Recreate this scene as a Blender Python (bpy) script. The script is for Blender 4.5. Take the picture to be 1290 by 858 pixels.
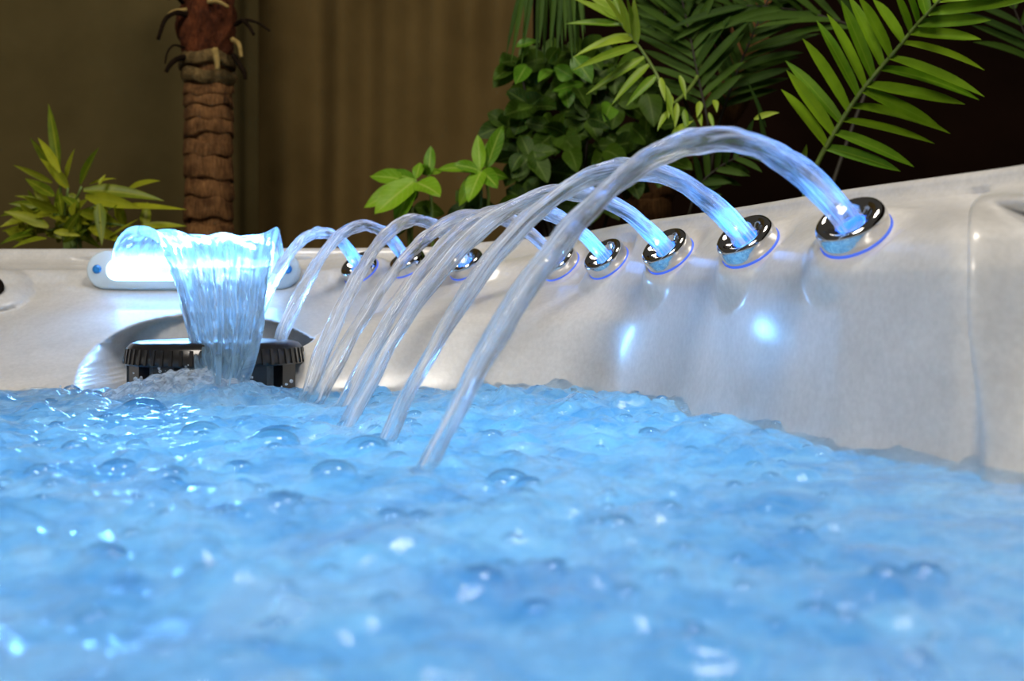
import bpy, bmesh, math, random
import numpy as np
from mathutils import Vector, Matrix

random.seed(7); RNG = np.random.default_rng(11)
for o in list(bpy.data.objects): bpy.data.objects.remove(o)
SC = bpy.context.scene
COL = SC.collection
CZ = 0.925                     # height of the lens above the hall floor (metres)
F, W0, HY = 1400.0, 645.0, 380.0
HW = 0.125                     # lens above the water

def P(px, py, Y):              # a point of the place seen at px,py at distance Y
    return Vector(((px - W0) / F * Y, Y, CZ + (HY - py) / F * Y))

# ------------------------------------------------------------------ camera
cam_d = bpy.data.cameras.new('camera'); cam = bpy.data.objects.new('camera', cam_d); COL.objects.link(cam)
cam.location = (0, 0, CZ); cam.rotation_euler = (math.pi / 2, 0, 0)
cam_d.sensor_width = 36.0; cam_d.lens = 36.0 * F / 1290.0
cam_d.shift_y = -(429.0 - HY) / 1290.0
cam_d.clip_start = 0.02
cam_d.dof.use_dof = True; cam_d.dof.focus_distance = 1.35; cam_d.dof.aperture_fstop = 6.3
SC.camera = cam
# ------------------------------------------------------------------ world, lamps, exposure
world = bpy.data.worlds.new('world'); SC.world = world; world.use_nodes = True
bg = world.node_tree.nodes['Background']; bg.inputs[0].default_value = (1.0, 0.93, 0.82, 1); bg.inputs[1].default_value = 0.05
SC.view_settings.view_transform = 'Standard'; SC.view_settings.look = 'None'
SC.view_settings.exposure = 0.0; SC.view_settings.gamma = 1.0; SC.view_settings.use_curve_mapping = False

def area_lamp(name, loc, target, power, size, color, size_y=None):
    d = bpy.data.lights.new(name, 'AREA'); d.energy = power; d.color = color; d.size = size
    if size_y: d.shape = 'RECTANGLE'; d.size_y = size_y
    o = bpy.data.objects.new(name, d); COL.objects.link(o)
    o.location = loc; o.rotation_euler = (Vector(target) - Vector(loc)).to_track_quat('-Z', 'Y').to_euler()
    return o
area_lamp('hall_light', (-1.0, -0.7, 2.9), (-0.1, 1.5, 0.9), 59, 0.8, (1.0, 0.92, 0.82))
area_lamp('hall_light', (0.5, 1.0, 3.2), (0.3, 2.0, 1.0), 30, 0.6, (1.0, 0.92, 0.80))

# ------------------------------------------------------------------ helpers
def new_obj(name, me, mat=None, parent=None):
    o = bpy.data.objects.new(name, me); COL.objects.link(o)
    if mat is not None and not me.materials: me.materials.append(mat)
    if parent is not None:
        o.parent = parent
        o.matrix_parent_inverse = Matrix.Translation(-parent.location) if parent.type == 'EMPTY' else Matrix.Identity(4)
    return o

def mesh_from(name, verts, faces, smooth=True, uvs=None):
    me = bpy.data.meshes.new(name)
    me.from_pydata([tuple(v) for v in verts], [], [tuple(f) for f in faces]); me.update()
    if smooth: me.polygons.foreach_set('use_smooth', [True] * len(me.polygons))
    if uvs is not None:
        l = me.uv_layers.new(name='UVMap')
        idx = np.empty(len(me.loops), dtype=np.int32); me.loops.foreach_get('vertex_index', idx)
        l.data.foreach_set('uv', np.asarray(uvs, dtype=np.float32)[idx].ravel())
    return me

def grid_mesh(name, V, close_u=False, uv=False):
    """V: array [nu, nv, 3] -> quads"""
    nu, nv = V.shape[:2]
    i = np.arange(nu if close_u else nu - 1)[:, None]; j = np.arange(nv - 1)[None, :]
    i2 = (i + 1) % nu
    f = np.stack(np.broadcast_arrays(i * nv + j, i2 * nv + j, i2 * nv + j + 1, i * nv + j + 1), -1).reshape(-1, 4)
    return raw_mesh(name, V.reshape(-1, 3), f)

def set_uv(me, uv):
    l = me.uv_layers.new(name='UVMap'); idx = np.empty(len(me.loops), dtype=np.int32); me.loops.foreach_get('vertex_index', idx)
    l.data.foreach_set('uv', np.ascontiguousarray(np.asarray(uv, dtype=np.float32).reshape(-1, 2)[idx]).ravel())

def raw_mesh(name, v, f):
    v = np.ascontiguousarray(v, dtype=np.float32); f = np.ascontiguousarray(f, dtype=np.int32)
    me = bpy.data.meshes.new(name)
    me.vertices.add(len(v)); me.vertices.foreach_set('co', v.ravel())
    k = f.shape[1]
    me.loops.add(f.size); me.loops.foreach_set('vertex_index', f.ravel())
    me.polygons.add(len(f)); me.polygons.foreach_set('loop_start', np.arange(0, f.size, k, dtype=np.int32))
    me.polygons.foreach_set('use_smooth', np.ones(len(f), dtype=bool))
    me.update(calc_edges=True); me.validate()
    return me

def empty(name, loc, label=None, cat=None, group=None):
    o = bpy.data.objects.new(name, None); COL.objects.link(o); o.location = loc
    o.empty_display_size = 0.05
    if label: o['label'] = label
    if cat: o['category'] = cat
    if group: o['group'] = group
    return o

def tag(o, label, cat, group=None, kind=None):
    o['label'] = label; o['category'] = cat
    if group: o['group'] = group
    if kind: o['kind'] = kind
    return o

def lathe(profile, n=32, cap=False):
    v, f = [], []
    for (r, z) in profile:
        for k in range(n):
            a = 2 * math.pi * k / n; v.append((r * math.cos(a), r * math.sin(a), z))
    for i in range(len(profile) - 1):
        for k in range(n):
            k2 = (k + 1) % n
            f.append((i * n + k, i * n + k2, (i + 1) * n + k2, (i + 1) * n + k))
    if cap:
        f.append(tuple(range(n - 1, -1, -1))); f.append(tuple((len(profile) - 1) * n + k for k in range(n)))
    return v, f

def frame_from(n):
    return Vector(n).normalized().to_track_quat('Z', 'Y').to_matrix().to_4x4()

def tube(pts, radii, n=10, cap=True):
    pts = [Vector(p) for p in pts]; v, f = [], []
    up = Vector((0.13, 0.2, 0.97)); prev = None
    for i, p in enumerate(pts):
        t = (pts[min(i + 1, len(pts) - 1)] - pts[max(i - 1, 0)]).normalized()
        if prev is None:
            s = t.cross(up)
            if s.length < 1e-3: s = t.cross(Vector((1, 0, 0)))
        else: s = prev - t * prev.dot(t)
        s.normalize(); b = t.cross(s); prev = s
        for k in range(n):
            a = 2 * math.pi * k / n
            v.append(p + (s * math.cos(a) + b * math.sin(a)) * radii[i])
    for i in range(len(pts) - 1):
        for k in range(n):
            k2 = (k + 1) % n
            f.append((i * n + k, i * n + k2, (i + 1) * n + k2, (i + 1) * n + k))
    if cap:
        f.append(tuple(range(n - 1, -1, -1))); f.append(tuple((len(pts) - 1) * n + k for k in range(n)))
    return v, f

def spline(pts, m):
    pts = np.asarray(pts, float); n = len(pts)
    t = np.linspace(0, n - 1, m); i = np.clip(t.astype(int), 0, n - 2); u = (t - i)[:, None]
    p1 = pts[i]; p2 = pts[i + 1]
    p0 = np.where((i > 0)[:, None], pts[np.maximum(i - 1, 0)], 2 * p1 - p2)
    p3 = np.where((i < n - 2)[:, None], pts[np.minimum(i + 2, n - 1)], 2 * p2 - p1)
    return 0.5 * (2 * p1 + (p2 - p0) * u + (2 * p0 - 5 * p1 + 4 * p2 - p3) * u ** 2 + (3 * p1 - p0 - 3 * p2 + p3) * u ** 3)

def sst(a, b, x):
    t = np.clip((x - a) / (b - a), 0, 1); return t * t * (3 - 2 * t)

# ------------------------------------------------------------------ materials
def mat(name):
    m = bpy.data.materials.new(name); m.use_nodes = True
    nt = m.node_tree; b = nt.nodes.get('Principled BSDF')
    return m, nt, b
def lk(nt, a, b): nt.links.new(a, b)
def noise(nt, scale, detail=4, rough=0.6, vec=None, dist=0.0):
    n = nt.nodes.new('ShaderNodeTexNoise'); n.inputs['Scale'].default_value = scale
    n.inputs['Detail'].default_value = detail; n.inputs['Roughness'].default_value = rough
    n.inputs['Distortion'].default_value = dist
    if vec is not None: lk(nt, vec, n.inputs['Vector'])
    return n
def ramp(nt, fac, stops):
    r = nt.nodes.new('ShaderNodeValToRGB'); e = r.color_ramp.elements
    while len(e) < len(stops): e.new(0.5)
    for k, (p, c) in enumerate(stops):
        e[k].position = p; e[k].color = (*c, 1) if len(c) == 3 else c
    lk(nt, fac, r.inputs[0]); return r
def coords(nt, kind='Object', scale=None):
    t = nt.nodes.new('ShaderNodeTexCoord'); out = t.outputs[kind]
    if scale:
        mp = nt.nodes.new('ShaderNodeMapping'); mp.inputs['Scale'].default_value = scale
        lk(nt, out, mp.inputs['Vector']); out = mp.outputs[0]
    return out
def bump(nt, b, h, strength=0.3, dist=0.01):
    n = nt.nodes.new('ShaderNodeBump'); n.inputs['Strength'].default_value = strength; n.inputs['Distance'].default_value = dist
    lk(nt, h, n.inputs['Height']); lk(nt, n.outputs[0], b.inputs['Normal'])

def m_simple(name, col, rough=0.5, metal=0.0, nscale=30, var=0.15, coat=0.0):
    m, nt, b = mat(name)
    if rough > .9: b.inputs['Specular IOR Level'].default_value = 0.05
    n = noise(nt, nscale, 4, 0.6, coords(nt))
    c0 = tuple(c * (1 - var) for c in col); c1 = tuple(min(1, c * (1 + var)) for c in col)
    r = ramp(nt, n.outputs[0], [(0.3, c0), (0.7, c1)])
    lk(nt, r.outputs[0], b.inputs['Base Color']); b.inputs['Roughness'].default_value = rough; b.inputs['Metallic'].default_value = metal
    b.inputs['Coat Weight'].default_value = coat
    return m

# pearly acrylic of the tub
M_SHELL, nt, b = mat('pearl_acrylic')
co = coords(nt)
n1 = noise(nt, 7, 6, 0.65, co, 1.2); n2 = noise(nt, 160, 3, 0.6, co)
r1 = ramp(nt, n1.outputs[0], [(0.3, (0.53, 0.52, 0.50)), (0.7, (0.66, 0.65, 0.63))])
r2 = ramp(nt, n2.outputs[0], [(0.35, (0.9, 0.9, 0.9)), (0.65, (1, 1, 1))])
mx = nt.nodes.new('ShaderNodeMix'); mx.data_type = 'RGBA'; mx.blend_type = 'MULTIPLY'; mx.inputs[0].default_value = 1
lk(nt, r1.outputs[0], mx.inputs[6]); lk(nt, r2.outputs[0], mx.inputs[7]); lk(nt, mx.outputs[2], b.inputs['Base Color'])
b.inputs['Roughness'].default_value = 0.32; b.inputs['Coat Weight'].default_value = 0.35; b.inputs['Coat Roughness'].default_value = 0.11
bump(nt, b, n1.outputs[0], 0.08, 0.01)

M_CABINET = m_simple('cabinet_panel', (0.12, 0.10, 0.09), 0.6)
M_CHROME, nt, b = mat('chrome')
n = noise(nt, 40, 2, 0.5, coords(nt)); r = ramp(nt, n.outputs[0], [(0, (0.62, 0.61, 0.60)), (1, (0.75, 0.74, 0.73))])
lk(nt, r.outputs[0], b.inputs['Base Color']); b.inputs['Metallic'].default_value = 1; b.inputs['Roughness'].default_value = 0.07
M_BLACK = m_simple('black_plastic', (0.012, 0.012, 0.013), 0.28, 0, 60, 0.3, 0.2)
M_CAGE = m_simple('grey_filter_mesh', (0.20, 0.19, 0.18), 0.5, 0, 90, 0.3)

def m_emit(name, col, strength, base=(0.6, 0.8, 1.0)):
    m, nt, b = mat(name)
    n = noise(nt, 25, 2, 0.5, coords(nt)); r = ramp(nt, n.outputs[0], [(0.2, tuple(c * 0.85 for c in col)), (0.8, col)])
    lk(nt, r.outputs[0], b.inputs['Emission Color']); b.inputs['Emission Strength'].default_value = strength
    b.inputs['Base Color'].default_value = (*base, 1); b.inputs['Roughness'].default_value = 0.2
    return m
M_LED = m_emit('lit_blue_nozzle', (0.01, 0.17, 1.0), 1.5, (.1, .3, .8))
M_COLLAR = m_emit('lit_blue_collar', (0.02, 0.08, 0.9), 0.35, (.1, .2, .8))
M_STRIP = m_emit('lit_lamp_strip', (0.60, 0.85, 1.0), 3.2)
M_PLATE, nt, b = mat('clear_frosted_plate')
n = noise(nt, 30, 2, 0.5, coords(nt)); r = ramp(nt, n.outputs[0], [(0, (0.62, 0.78, 0.9)), (1, (0.72, 0.85, 0.94))])
lk(nt, r.outputs[0], b.inputs['Base Color']); b.inputs['Roughness'].default_value = 0.15
b.inputs['Transmission Weight'].default_value = 0.25; b.inputs['Coat Weight'].default_value = 0.4
M_SCREW = m_simple('blue_screw', (0.02, 0.22, 0.62), 0.3, 0.2)

def m_stream(name, lo_, hi_, tint=(0.80, 0.90, 1.0), sc=(6, 5, 1), uv=True, bump_d=.003, ior=1.3, clear=.35, dif=.4, patch=None):
    """moving water: refracting body plus streaks of entrained air"""
    m, nt, b = mat(name); nt.nodes.remove(b); out = nt.nodes['Material Output']
    g = nt.nodes.new('ShaderNodeBsdfGlass'); g.inputs['IOR'].default_value = ior; g.inputs['Roughness'].default_value = 0.02
    g.inputs['Color'].default_value = (0.97, 0.985, 1, 1)
    tr = nt.nodes.new('ShaderNodeBsdfTranslucent'); tr.inputs['Color'].default_value = (*tint, 1)
    df = nt.nodes.new('ShaderNodeBsdfDiffuse'); df.inputs['Color'].default_value = (*tint, 1)
    m1 = nt.nodes.new('ShaderNodeMixShader'); m1.inputs[0].default_value = dif
    lk(nt, tr.outputs[0], m1.inputs[1]); lk(nt, df.outputs[0], m1.inputs[2])
    n = noise(nt, 1.0, 4, 0.6, coords(nt, 'UV' if uv else 'Object', sc), 0.8)
    r = ramp(nt, n.outputs[0], [(0.43, (lo_,) * 3), (0.64, (hi_,) * 3)])
    fac = r.outputs[0]
    if patch:
        n3 = noise(nt, 1.0, 3, 0.55, coords(nt, 'UV', patch), 0.5); r3 = ramp(nt, n3.outputs[0], [(0.40, (.15,) * 3), (0.54, (1, 1, 1))])
        mu = nt.nodes.new('ShaderNodeMath'); mu.operation = 'MULTIPLY'; lk(nt, r.outputs[0], mu.inputs[0]); lk(nt, r3.outputs[0], mu.inputs[1]); fac = mu.outputs[0]
    tp = nt.nodes.new('ShaderNodeBsdfTransparent'); tp.inputs[0].default_value = (.97, .985, 1, 1)
    m0 = nt.nodes.new('ShaderNodeMixShader'); m0.inputs[0].default_value = clear; lk(nt, g.outputs[0], m0.inputs[1]); lk(nt, tp.outputs[0], m0.inputs[2])
    m2 = nt.nodes.new('ShaderNodeMixShader'); lk(nt, fac, m2.inputs[0])
    lk(nt, m0.outputs[0], m2.inputs[1]); lk(nt, m1.outputs[0], m2.inputs[2]); lk(nt, m2.outputs[0], out.inputs[0])
    bp = nt.nodes.new('ShaderNodeBump'); bp.inputs['Strength'].default_value = 0.6; bp.inputs['Distance'].default_value = bump_d
    lk(nt, n.outputs[0], bp.inputs['Height'])
    for q in (g, tr, df): lk(nt, bp.outputs[0], q.inputs['Normal'])
    return m
M_STREAM = m_stream('arching_water', 0.08, 0.95, (0.92, 0.95, 1.0), (5, 3.5, 1), dif=.50, patch=(3.0, 6, 1), bump_d=.0025)
M_SHEET = m_stream('falling_water_sheet', 0.20, 0.66, (0.62, 0.84, 1.0), (18, 7, 1), bump_d=.002, dif=.12)
M_SPLASH = m_stream('splashing_water', 0.25, 0.65, (0.85, 0.93, 1.0), (90, 90, 90), False)

# aerated pool water: milky with air, glossy on top
M_WATER, nt, b = mat('clear_water_surface'); nt.nodes.remove(b); out = nt.nodes['Material Output']
co = coords(nt); nb = noise(nt, 60, 4, 0.6, co, 0.6)
gl = nt.nodes.new('ShaderNodeBsdfGlass'); gl.inputs['IOR'].default_value = 1.33; gl.inputs['Roughness'].default_value = 0.04; gl.inputs['Color'].default_value = (.95, .98, 1, 1)
fo = nt.nodes.new('ShaderNodeMixShader'); ft_ = nt.nodes.new('ShaderNodeBsdfTranslucent'); ft_.inputs[0].default_value = (.60, .80, .95, 1)
fd_ = nt.nodes.new('ShaderNodeBsdfDiffuse'); fd_.inputs[0].default_value = (.62, .72, .80, 1); fo.inputs[0].default_value = .5
lk(nt, ft_.outputs[0], fo.inputs[1]); lk(nt, fd_.outputs[0], fo.inputs[2])
ms = nt.nodes.new('ShaderNodeMixShader'); nc = noise(nt, 9, 6, 0.75, co, 1.0); fr = ramp(nt, nc.outputs[0], [(0.46, (0.02,) * 3), (0.70, (0.45,) * 3)])
lk(nt, fr.outputs[0], ms.inputs[0]); lk(nt, gl.outputs[0], ms.inputs[1]); lk(nt, fo.outputs[0], ms.inputs[2]); lk(nt, ms.outputs[0], out.inputs[0])
bp = nt.nodes.new('ShaderNodeBump'); bp.inputs['Strength'].default_value = 0.4; bp.inputs['Distance'].default_value = 0.004
lk(nt, nb.outputs[0], bp.inputs['Height']); lk(nt, bp.outputs[0], gl.inputs['Normal'])
M_MILK, nt, b = mat('milky_aerated_depth'); nt.nodes.remove(b); out = nt.nodes['Material Output']
co = coords(nt); na = noise(nt, 11, 7, 0.72, co, 1.0)
ca = ramp(nt, na.outputs[0], [(0.36, (0.28, 0.52, 0.74)), (0.66, (0.88, 0.95, 0.98))])
tr = nt.nodes.new('ShaderNodeBsdfTranslucent'); lk(nt, ca.outputs[0], tr.inputs['Color'])
df = nt.nodes.new('ShaderNodeBsdfDiffuse'); lk(nt, ca.outputs[0], df.inputs['Color'])
ms = nt.nodes.new('ShaderNodeMixShader'); ms.inputs[0].default_value = .3; lk(nt, tr.outputs[0], ms.inputs[1]); lk(nt, df.outputs[0], ms.inputs[2]); lk(nt, ms.outputs[0], out.inputs[0])

M_BUBBLE, nt, b = mat('bubble_film'); nt.nodes.remove(b); out = nt.nodes['Material Output']
tp = nt.nodes.new('ShaderNodeBsdfTransparent'); tp.inputs[0].default_value = (0.93, 0.96, 1, 1)
gl = nt.nodes.new('ShaderNodeBsdfGlossy'); gl.inputs['Roughness'].default_value = 0.03
lw = nt.nodes.new('ShaderNodeLayerWeight'); lw.inputs[0].default_value = 0.35
n = noise(nt, 50, 2, 0.5, coords(nt)); mm = nt.nodes.new('ShaderNodeMath'); mm.operation = 'MULTIPLY'
lk(nt, lw.outputs[0], mm.inputs[0]); rr = ramp(nt, n.outputs[0], [(0, (0.8,) * 3), (1, (1, 1, 1))]); lk(nt, rr.outputs[0], mm.inputs[1])
ms = nt.nodes.new('ShaderNodeMixShader'); lk(nt, mm.outputs[0], ms.inputs[0]); lk(nt, tp.outputs[0], ms.inputs[1]); lk(nt, gl.outputs[0], ms.inputs[2])
lk(nt, ms.outputs[0], out.inputs[0])

def m_leaf(name, dark, light, rib, veins=False, rough=0.4):
    m, nt, b = mat(name); out = nt.nodes['Material Output']
    oi = nt.nodes.new('ShaderNodeObjectInfo'); n = noise(nt, 28, 4, 0.6, coords(nt))
    ad = nt.nodes.new('ShaderNodeMath'); ad.operation = 'MULTIPLY_ADD'; ad.inputs[1].default_value = 0.55
    lk(nt, oi.outputs['Random'], ad.inputs[0])
    hf = nt.nodes.new('ShaderNodeMath'); hf.operation = 'MULTIPLY'; hf.inputs[1].default_value = 0.55
    lk(nt, n.outputs[0], hf.inputs[0]); lk(nt, hf.outputs[0], ad.inputs[2])
    r = ramp(nt, ad.outputs[0], [(0.2, dark), (0.85, light)])
    uv = nt.nodes.new('ShaderNodeUVMap'); sp = nt.nodes.new('ShaderNodeSeparateXYZ'); lk(nt, uv.outputs[0], sp.inputs[0])
    d = nt.nodes.new('ShaderNodeMath'); d.operation = 'SUBTRACT'; d.inputs[1].default_value = 0.5; lk(nt, sp.outputs[0], d.inputs[0])
    a = nt.nodes.new('ShaderNodeMath'); a.operation = 'ABSOLUTE'; lk(nt, d.outputs[0], a.inputs[0])
    mid = ramp(nt, a.outputs[0], [(0.0, (1, 1, 1)), (0.07, (0, 0, 0))])
    mx = nt.nodes.new('ShaderNodeMix'); mx.data_type = 'RGBA'; lk(nt, r.outputs[0], mx.inputs[6]); mx.inputs[7].default_value = (*rib, 1)
    fac = mid.outputs[0]
    if veins:
        s = nt.nodes.new('ShaderNodeMath'); s.operation = 'MULTIPLY_ADD'; lk(nt, a.outputs[0], s.inputs[0]); s.inputs[1].default_value = -0.55; lk(nt, sp.outputs[1], s.inputs[2])
        k = nt.nodes.new('ShaderNodeMath'); k.operation = 'MULTIPLY'; k.inputs[1].default_value = 44; lk(nt, s.outputs[0], k.inputs[0])
        sn = nt.nodes.new('ShaderNodeMath'); sn.operation = 'SINE'; lk(nt, k.outputs[0], sn.inputs[0])
        vr = ramp(nt, sn.outputs[0], [(0.9, (0, 0, 0)), (1.0, (0.45, 0.45, 0.45))])
        mxx = nt.nodes.new('ShaderNodeMath'); mxx.operation = 'MAXIMUM'; lk(nt, vr.outputs[0], mxx.inputs[0]); lk(nt, mid.outputs[0], mxx.inputs[1]); fac = mxx.outputs[0]
    lk(nt, fac, mx.inputs[0]); lk(nt, mx.outputs[2], b.inputs['Base Color']); b.inputs['Roughness'].default_value = rough; b.inputs['Specular IOR Level'].default_value = 0.25
    tr = nt.nodes.new('ShaderNodeBsdfTranslucent'); lk(nt, mx.outputs[2], tr.inputs[0])
    ms = nt.nodes.new('ShaderNodeMixShader'); ms.inputs[0].default_value = 0.25
    lk(nt, b.outputs[0], ms.inputs[1]); lk(nt, tr.outputs[0], ms.inputs[2]); lk(nt, ms.outputs[0], out.inputs[0])
    return m
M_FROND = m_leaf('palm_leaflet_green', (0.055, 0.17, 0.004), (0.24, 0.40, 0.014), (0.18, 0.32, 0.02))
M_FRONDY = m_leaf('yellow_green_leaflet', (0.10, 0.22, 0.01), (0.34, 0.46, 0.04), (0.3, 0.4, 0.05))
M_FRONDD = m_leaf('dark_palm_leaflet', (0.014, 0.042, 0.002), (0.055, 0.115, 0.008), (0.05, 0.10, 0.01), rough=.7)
M_BAMBOO = m_leaf('bamboo_leaf_green', (0.06, 0.12, 0.004), (0.40, 0.42, 0.02), (0.36, 0.38, 0.03))
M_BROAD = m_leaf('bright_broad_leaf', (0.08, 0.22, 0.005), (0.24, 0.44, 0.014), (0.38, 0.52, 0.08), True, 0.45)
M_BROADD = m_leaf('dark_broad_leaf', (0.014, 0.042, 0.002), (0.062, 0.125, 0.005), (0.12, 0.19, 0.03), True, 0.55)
M_BROADM = m_leaf('mid_green_broad_leaf', (0.04, 0.13, 0.005), (0.12, 0.27, 0.016), (0.2, 0.32, 0.05), True, 0.4)
M_STEM = m_simple('green_stem', (0.12, 0.18, 0.03), 0.5, 0, 40, 0.3)
M_WOODSTEM = m_simple('brown_stem', (0.018, 0.014, 0.006), 0.7, 0, 60, 0.3)
M_POT = m_simple('dark_planter', (0.05, 0.04, 0.035), 0.6)
M_SOIL = m_simple('planter_soil', (0.03, 0.02, 0.012), 0.95, 0, 80, 0.4)

def m_bark(name, c0, c1, sc, strength=0.8):
    m, nt, b = mat(name)
    n = noise(nt, 1.0, 5, 0.7, coords(nt, 'Object', sc), 0.5)
    n2 = noise(nt, 25, 4, 0.6, coords(nt))
    ad = nt.nodes.new('ShaderNodeMath'); ad.operation = 'MULTIPLY'; lk(nt, n.outputs[0], ad.inputs[0]); lk(nt, n2.outputs[0], ad.inputs[1])
    r = ramp(nt, ad.outputs[0], [(0.12, c0), (0.42, c1)]); lk(nt, r.outputs[0], b.inputs['Base Color'])
    b.inputs['Roughness'].default_value = 0.9; b.inputs['Specular IOR Level'].default_value = 0.15; bump(nt, b, n.outputs[0], strength, 0.006)
    return m
M_BARK = m_bark('ringed_bark', (0.035, 0.014, 0.005), (0.30, 0.145, 0.052), (240, 240, 26))
M_BARKTOP = m_bark('grey_brown_bark', (0.03, 0.02, 0.007), (0.20, 0.13, 0.048), (90, 90, 70))
M_FIBRE = m_bark('red_brown_fibre', (0.02, 0.005, 0.002), (0.16, 0.045, 0.014), (160, 160, 60), 1.0)
M_HUSK = m_simple('dark_dry_husk', (0.012, 0.007, 0.004), 0.95, 0, 50, 0.4)
M_STRAW = m_simple('pale_straw_husk', (0.30, 0.21, 0.07), 0.95, 0, 80, 0.3)

def m_cloth(name, c0, c1):
    m, nt, b = mat(name)
    n = noise(nt, 4, 5, 0.6, coords(nt)); w = noise(nt, 1.0, 2, 0.5, coords(nt, 'Object', (600, 600, 250)))
    r = ramp(nt, n.outputs[0], [(0.3, c0), (0.7, c1)]); lk(nt, r.outputs[0], b.inputs['Base Color'])
    b.inputs['Roughness'].default_value = 0.95; b.inputs['Specular IOR Level'].default_value = 0.08
    bump(nt, b, w.outputs[0], 0.25, 0.002)
    return m
M_DRAPE1 = m_cloth('olive_drape', (0.080, 0.060, 0.022), (0.110, 0.083, 0.032))
M_DRAPE2 = m_cloth('brown_drape', (0.092, 0.060, 0.020), (0.130, 0.086, 0.030))
M_WALL = m_simple('dark_hall_wall', (0.010, 0.0045, 0.0025), 0.95, 0, 5, 0.25)
M_FLOOR = m_simple('hall_floor', (0.07, 0.06, 0.05), 0.8, 0, 12, 0.2)

# ------------------------------------------------------------------ setting
def box_me(name, lo, hi):
    x0, y0, z0 = lo; x1, y1, z1 = hi
    v = [(x0, y0, z0), (x1, y0, z0), (x1, y1, z0), (x0, y1, z0), (x0, y0, z1), (x1, y0, z1), (x1, y1, z1), (x0, y1, z1)]
    f = [(0, 3, 2, 1), (4, 5, 6, 7), (0, 1, 5, 4), (1, 2, 6, 5), (2, 3, 7, 6), (3, 0, 4, 7)]
    return mesh_from(name, v, f, False)
fl = new_obj('floor', box_me('floor', (-3.2, -3, -0.06), (3.2, 4.0, 0)), M_FLOOR); fl['kind'] = 'structure'
wb = new_obj('wall_back', box_me('wall_back', (-3.2, 3.62, 0), (3.2, 3.74, 3.6)), M_WALL); wb['kind'] = 'structure'
wr = new_obj('wall_right', box_me('wall_right', (2.6, -3, 0), (2.72, 3.62, 3.6)), M_WALL); wr['kind'] = 'structure'

# ------------------------------------------------------------------ the tub shell
TUB = empty('hot_tub', (-0.4, 1.0, 0), 'white pearl acrylic hot tub full of blue lit bubbling water', 'hot tub')
rim = np.array([(0.66, -0.05, .113), (0.575, .35, .113), (0.475, .70, .113), (.4165, .904, .113), (.380, .995, .113), (.327, 1.122, .113),
    (.259, 1.34, .113), (.167, 1.58, .113), (.124, 1.74, .113), (.089, 1.85, .113), (.045, 1.922, .1115), (-.031, 1.964, .108), (-.121, 1.99, .101),
    (-.179, 2.0, .0986), (-.374, 2.007, .0975), (-.65, 2.012, .097), (-.929, 2.016, .0965), (-1.2, 2.0, .0965), (-1.36, 1.9, .1), (-1.42, 1.7, .1), (-1.42, 1.2, .1),
    (-1.42, .6, .1), (-1.42, .1, .1), (-1.36, -.15, .1), (-1.15, -.27, .1), (-.6, -.3, .1), (0., -.3, .1), (.4, -.29, .11), (.6, -.22, .113)])
jetl = np.array([(.59, -.05), (.51, .33), (.42, .60), (.362, .77), (.298, .96), (.249, 1.15), (.198, 1.37), (.139, 1.58), (.088, 1.72), (.02, 1.80), (-.0715, 1.83), (-.168, 1.855),
    (-.2525, 1.89), (-.36, 1.91), (-.65, 1.915), (-.93, 1.915), (-1.15, 1.90), (-1.28, 1.80), (-1.33, 1.65), (-1.33, .6), (-1.33, .1), (-1.29, -.08), (-1.1, -.2), (-.6, -.22), (0, -.22), (.35, -.21), (.53, -.15)])
watl = np.array([(.60, -.05), (.55, .30), (.46, .65), (.394, .854), (.3466, .907), (.3047, .983), (.2475, 1.151), (.185, 1.296), (.1325, 1.50), (.09, 1.575), (.03, 1.592), (-.2, 1.59),
    (-.5, 1.59), (-.9, 1.585), (-1.1, 1.56), (-1.2, 1.47), (-1.24, 1.35), (-1.24, .6), (-1.24, .1), (-1.21, -.02), (-1.05, -.12), (-.6, -.14), (0, -.14), (.35, -.14), (.55, -.12)])
def closed_dense(p, m):
    q = np.vstack([p[-3:], p, p[:4]]); s = spline(q, (len(q) - 1) * 60 + 1)
    s = s[3 * 60:(3 + len(p)) * 60 + 1]
    return s
RD = closed_dense(rim, 0)
seg = np.linalg.norm(np.diff(RD[:, :2], axis=0), axis=1); cum = np.concatenate([[0], np.cumsum(seg)])
# sample density: fine where the photo looks
mid = 0.5 * (RD[1:] + RD[:-1])
vis = (mid[:, 1] > 0.6) & (mid[:, 0] > -1.1)
step = np.where(vis, np.where((mid[:, 1] < 1.0) & (mid[:, 0] > 0), 0.0022, 0.0042), 0.03)
cnt = np.concatenate([[0], np.cumsum(seg / step)])
NC = int(cnt[-1]); tgt = np.linspace(0, cnt[-1], NC, endpoint=False)
RIMP = np.stack([np.interp(tgt, cnt, RD[:, k]) for k in range(3)], 1)
s_at = np.interp(tgt, cnt, cum)
nx = np.roll(RIMP[:, :2], -1, 0) - np.roll(RIMP[:, :2], 1, 0)
nx /= np.linalg.norm(nx, axis=1)[:, None]
NOUT = np.stack([nx[:, 1], -nx[:, 0]], 1)           # outward (loop runs counter-clockwise seen from above)
def smooth_by_arc(a, sigma):
    L = cum[-1]; u = np.linspace(0, L, 3000, endpoint=False); v = np.interp(u, s_at, a, period=L)
    k = np.arange(-400, 401) * (L / 3000); g = np.exp(-0.5 * (k / sigma) ** 2); g /= g.sum()
    v = np.convolve(np.concatenate([v[-400:], v, v[:400]]), g, 'valid')
    return np.interp(s_at, u, v, period=L)
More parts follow.
